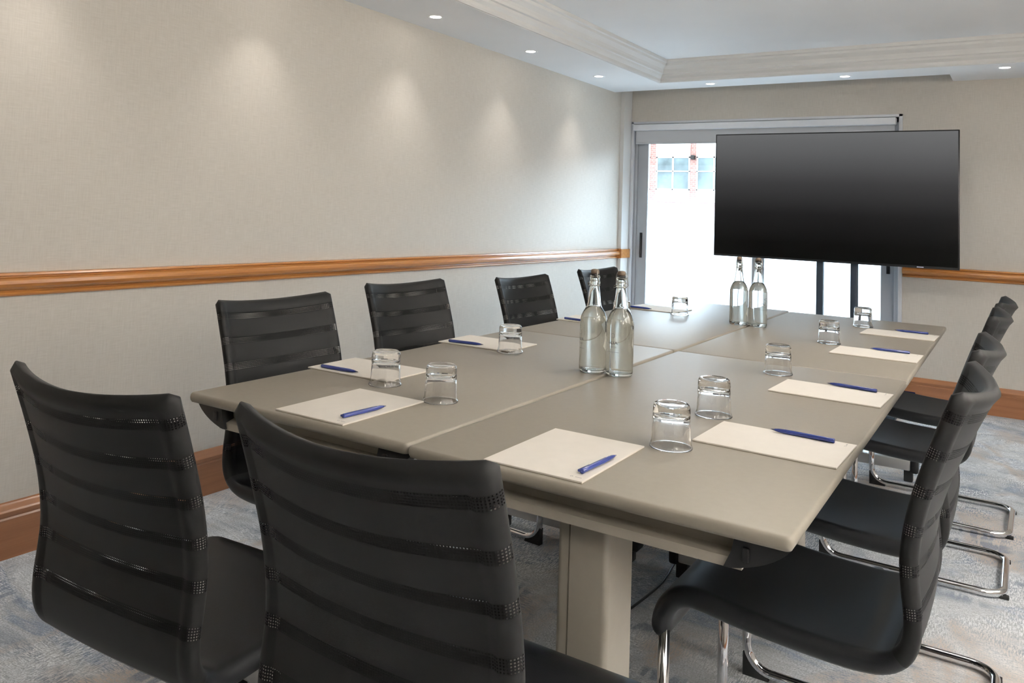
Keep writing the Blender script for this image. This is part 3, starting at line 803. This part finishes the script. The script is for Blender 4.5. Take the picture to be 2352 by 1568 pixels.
for i, (c, a, lab, g) in enumerate(BOT):
    o = bot0 if i == 0 else copy_tree(bot0)
    place(o, (c[0], c[1], TOP), a, lab, 'bottle', g)

# ================================================================== TELEVISION ON FLOOR STAND
tv = thing('television', (1.75, -.44, 0), 0, 'large black flat-screen television on a dark twin-pole floor stand in front of the sliding doors', 'television')
x0, x1, z0, z1 = .944-1.75, 2.556-1.75, .982, 1.900
b = bm_new(); bevbox(b, x0, x1, -.058, -.030, z0, z1, .003, 2); bevbox(b, x0+.25, x1-.25, -.031, .0, z0+.12, z1-.25, .01, 2); finish('bezel', b, M_BEZEL, tv, auto=40)
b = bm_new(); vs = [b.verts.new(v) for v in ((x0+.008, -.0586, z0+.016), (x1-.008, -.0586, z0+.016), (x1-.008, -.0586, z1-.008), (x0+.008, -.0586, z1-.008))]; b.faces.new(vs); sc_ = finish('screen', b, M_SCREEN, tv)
b = bm_new(); bevbox(b, .56, .60, -.0598, -.0580, z0+.004, z0+.010, .0004, 1); finish('maker_badge', b, M_WHITEPRINT, tv)
for px_ in (-.060, .165):
    b = bm_new(); bevbox(b, px_-.023, px_+.023, 0, .05, .03, 1.45, .006, 2); finish('stand_pole', b, M_DARKMETAL, tv, auto=40)
b = bm_new(); bevbox(b, -.25, .36, 0.001, .03, 1.20, 1.26, .004, 1); bevbox(b, -.25, .36, 0.001, .03, 1.42, 1.48, .004, 1); finish('mounting_bracket', b, M_DARKMETAL, tv)
b = bm_new(); bevbox(b, -.35, .46, -.02, .06, .0, .04, .008, 2); bevbox(b, -.35, -.29, -.28, .30, .0, .035, .008, 2); bevbox(b, .40, .46, -.28, .30, .0, .035, .008, 2); finish('stand_base', b, M_DARKMETAL, tv)

# cable on the carpet between the table feet
b = bm_new(); pts = catmull([(1.86, -3.0, .006), (1.845, -3.3, .006), (1.87, -3.5, .006), (1.855, -3.66, .006), (1.88, -3.9, .006), (1.86, -4.2, .006)], 6)
tube(b, pts, .004, 8); tag(finish('power_cable', b, M_BLACKPL, smooth=True), 'thin dark cable curling over the carpet between the table feet', 'cable')

# ================================================================== WORLD, CAMERA
w = bpy.data.worlds.new('overcast_sky'); sc.world = w; w.use_nodes = True
bg = w.node_tree.nodes['Background']; bg.inputs[0].default_value = (.86, .93, 1, 1); bg.inputs[1].default_value = 3.0
sun = bpy.data.lights.new('hazy_daylight', 'SUN'); sun.energy = 18.5; sun.angle = math.radians(75); sun.color = (.66, .83, 1)
so = bpy.data.objects.new('hazy_daylight', sun); C.objects.link(so); so.location = (1, 6, 6); so.rotation_euler = (math.radians(-48), 0, math.radians(-12))
pl = bpy.data.lights.new('window_daylight_portal', 'AREA'); pl.shape = 'RECTANGLE'; pl.size = 2.1; pl.size_y = 2.05; pl.cycles.is_portal = True
po = bpy.data.objects.new('window_daylight_portal', pl); C.objects.link(po); po.location = (1.08, .19, 1.04); po.rotation_euler = (-PI/2, 0, 0)

cam = bpy.data.cameras.new('camera'); co = bpy.data.objects.new('camera', cam); C.objects.link(co); sc.camera = co
co.matrix_world = Matrix(((0.832533, 0.003722, 0.553964, 2.92187), (0.552636, -0.075094, -0.830033, -6.61817), (0.038510, 0.997170, -0.064575, 1.24575), (0, 0, 0, 1)))
cam.sensor_width = 36; cam.sensor_fit = 'HORIZONTAL'; cam.lens = 28.6061; cam.shift_x = 0.025800; cam.shift_y = -0.178403; cam.clip_start = .02; cam.clip_end = 200
sc.view_settings.view_transform = 'Standard'; sc.view_settings.look = 'None'; sc.view_settings.gamma = 1; sc.view_settings.use_curve_mapping = False
sc.view_settings.exposure = 0.86
sc.cycles.max_bounces = 14; sc.cycles.transmission_bounces = 12; sc.cycles.transparent_max_bounces = 16; sc.cycles.diffuse_bounces = 5; sc.cycles.glossy_bounces = 5
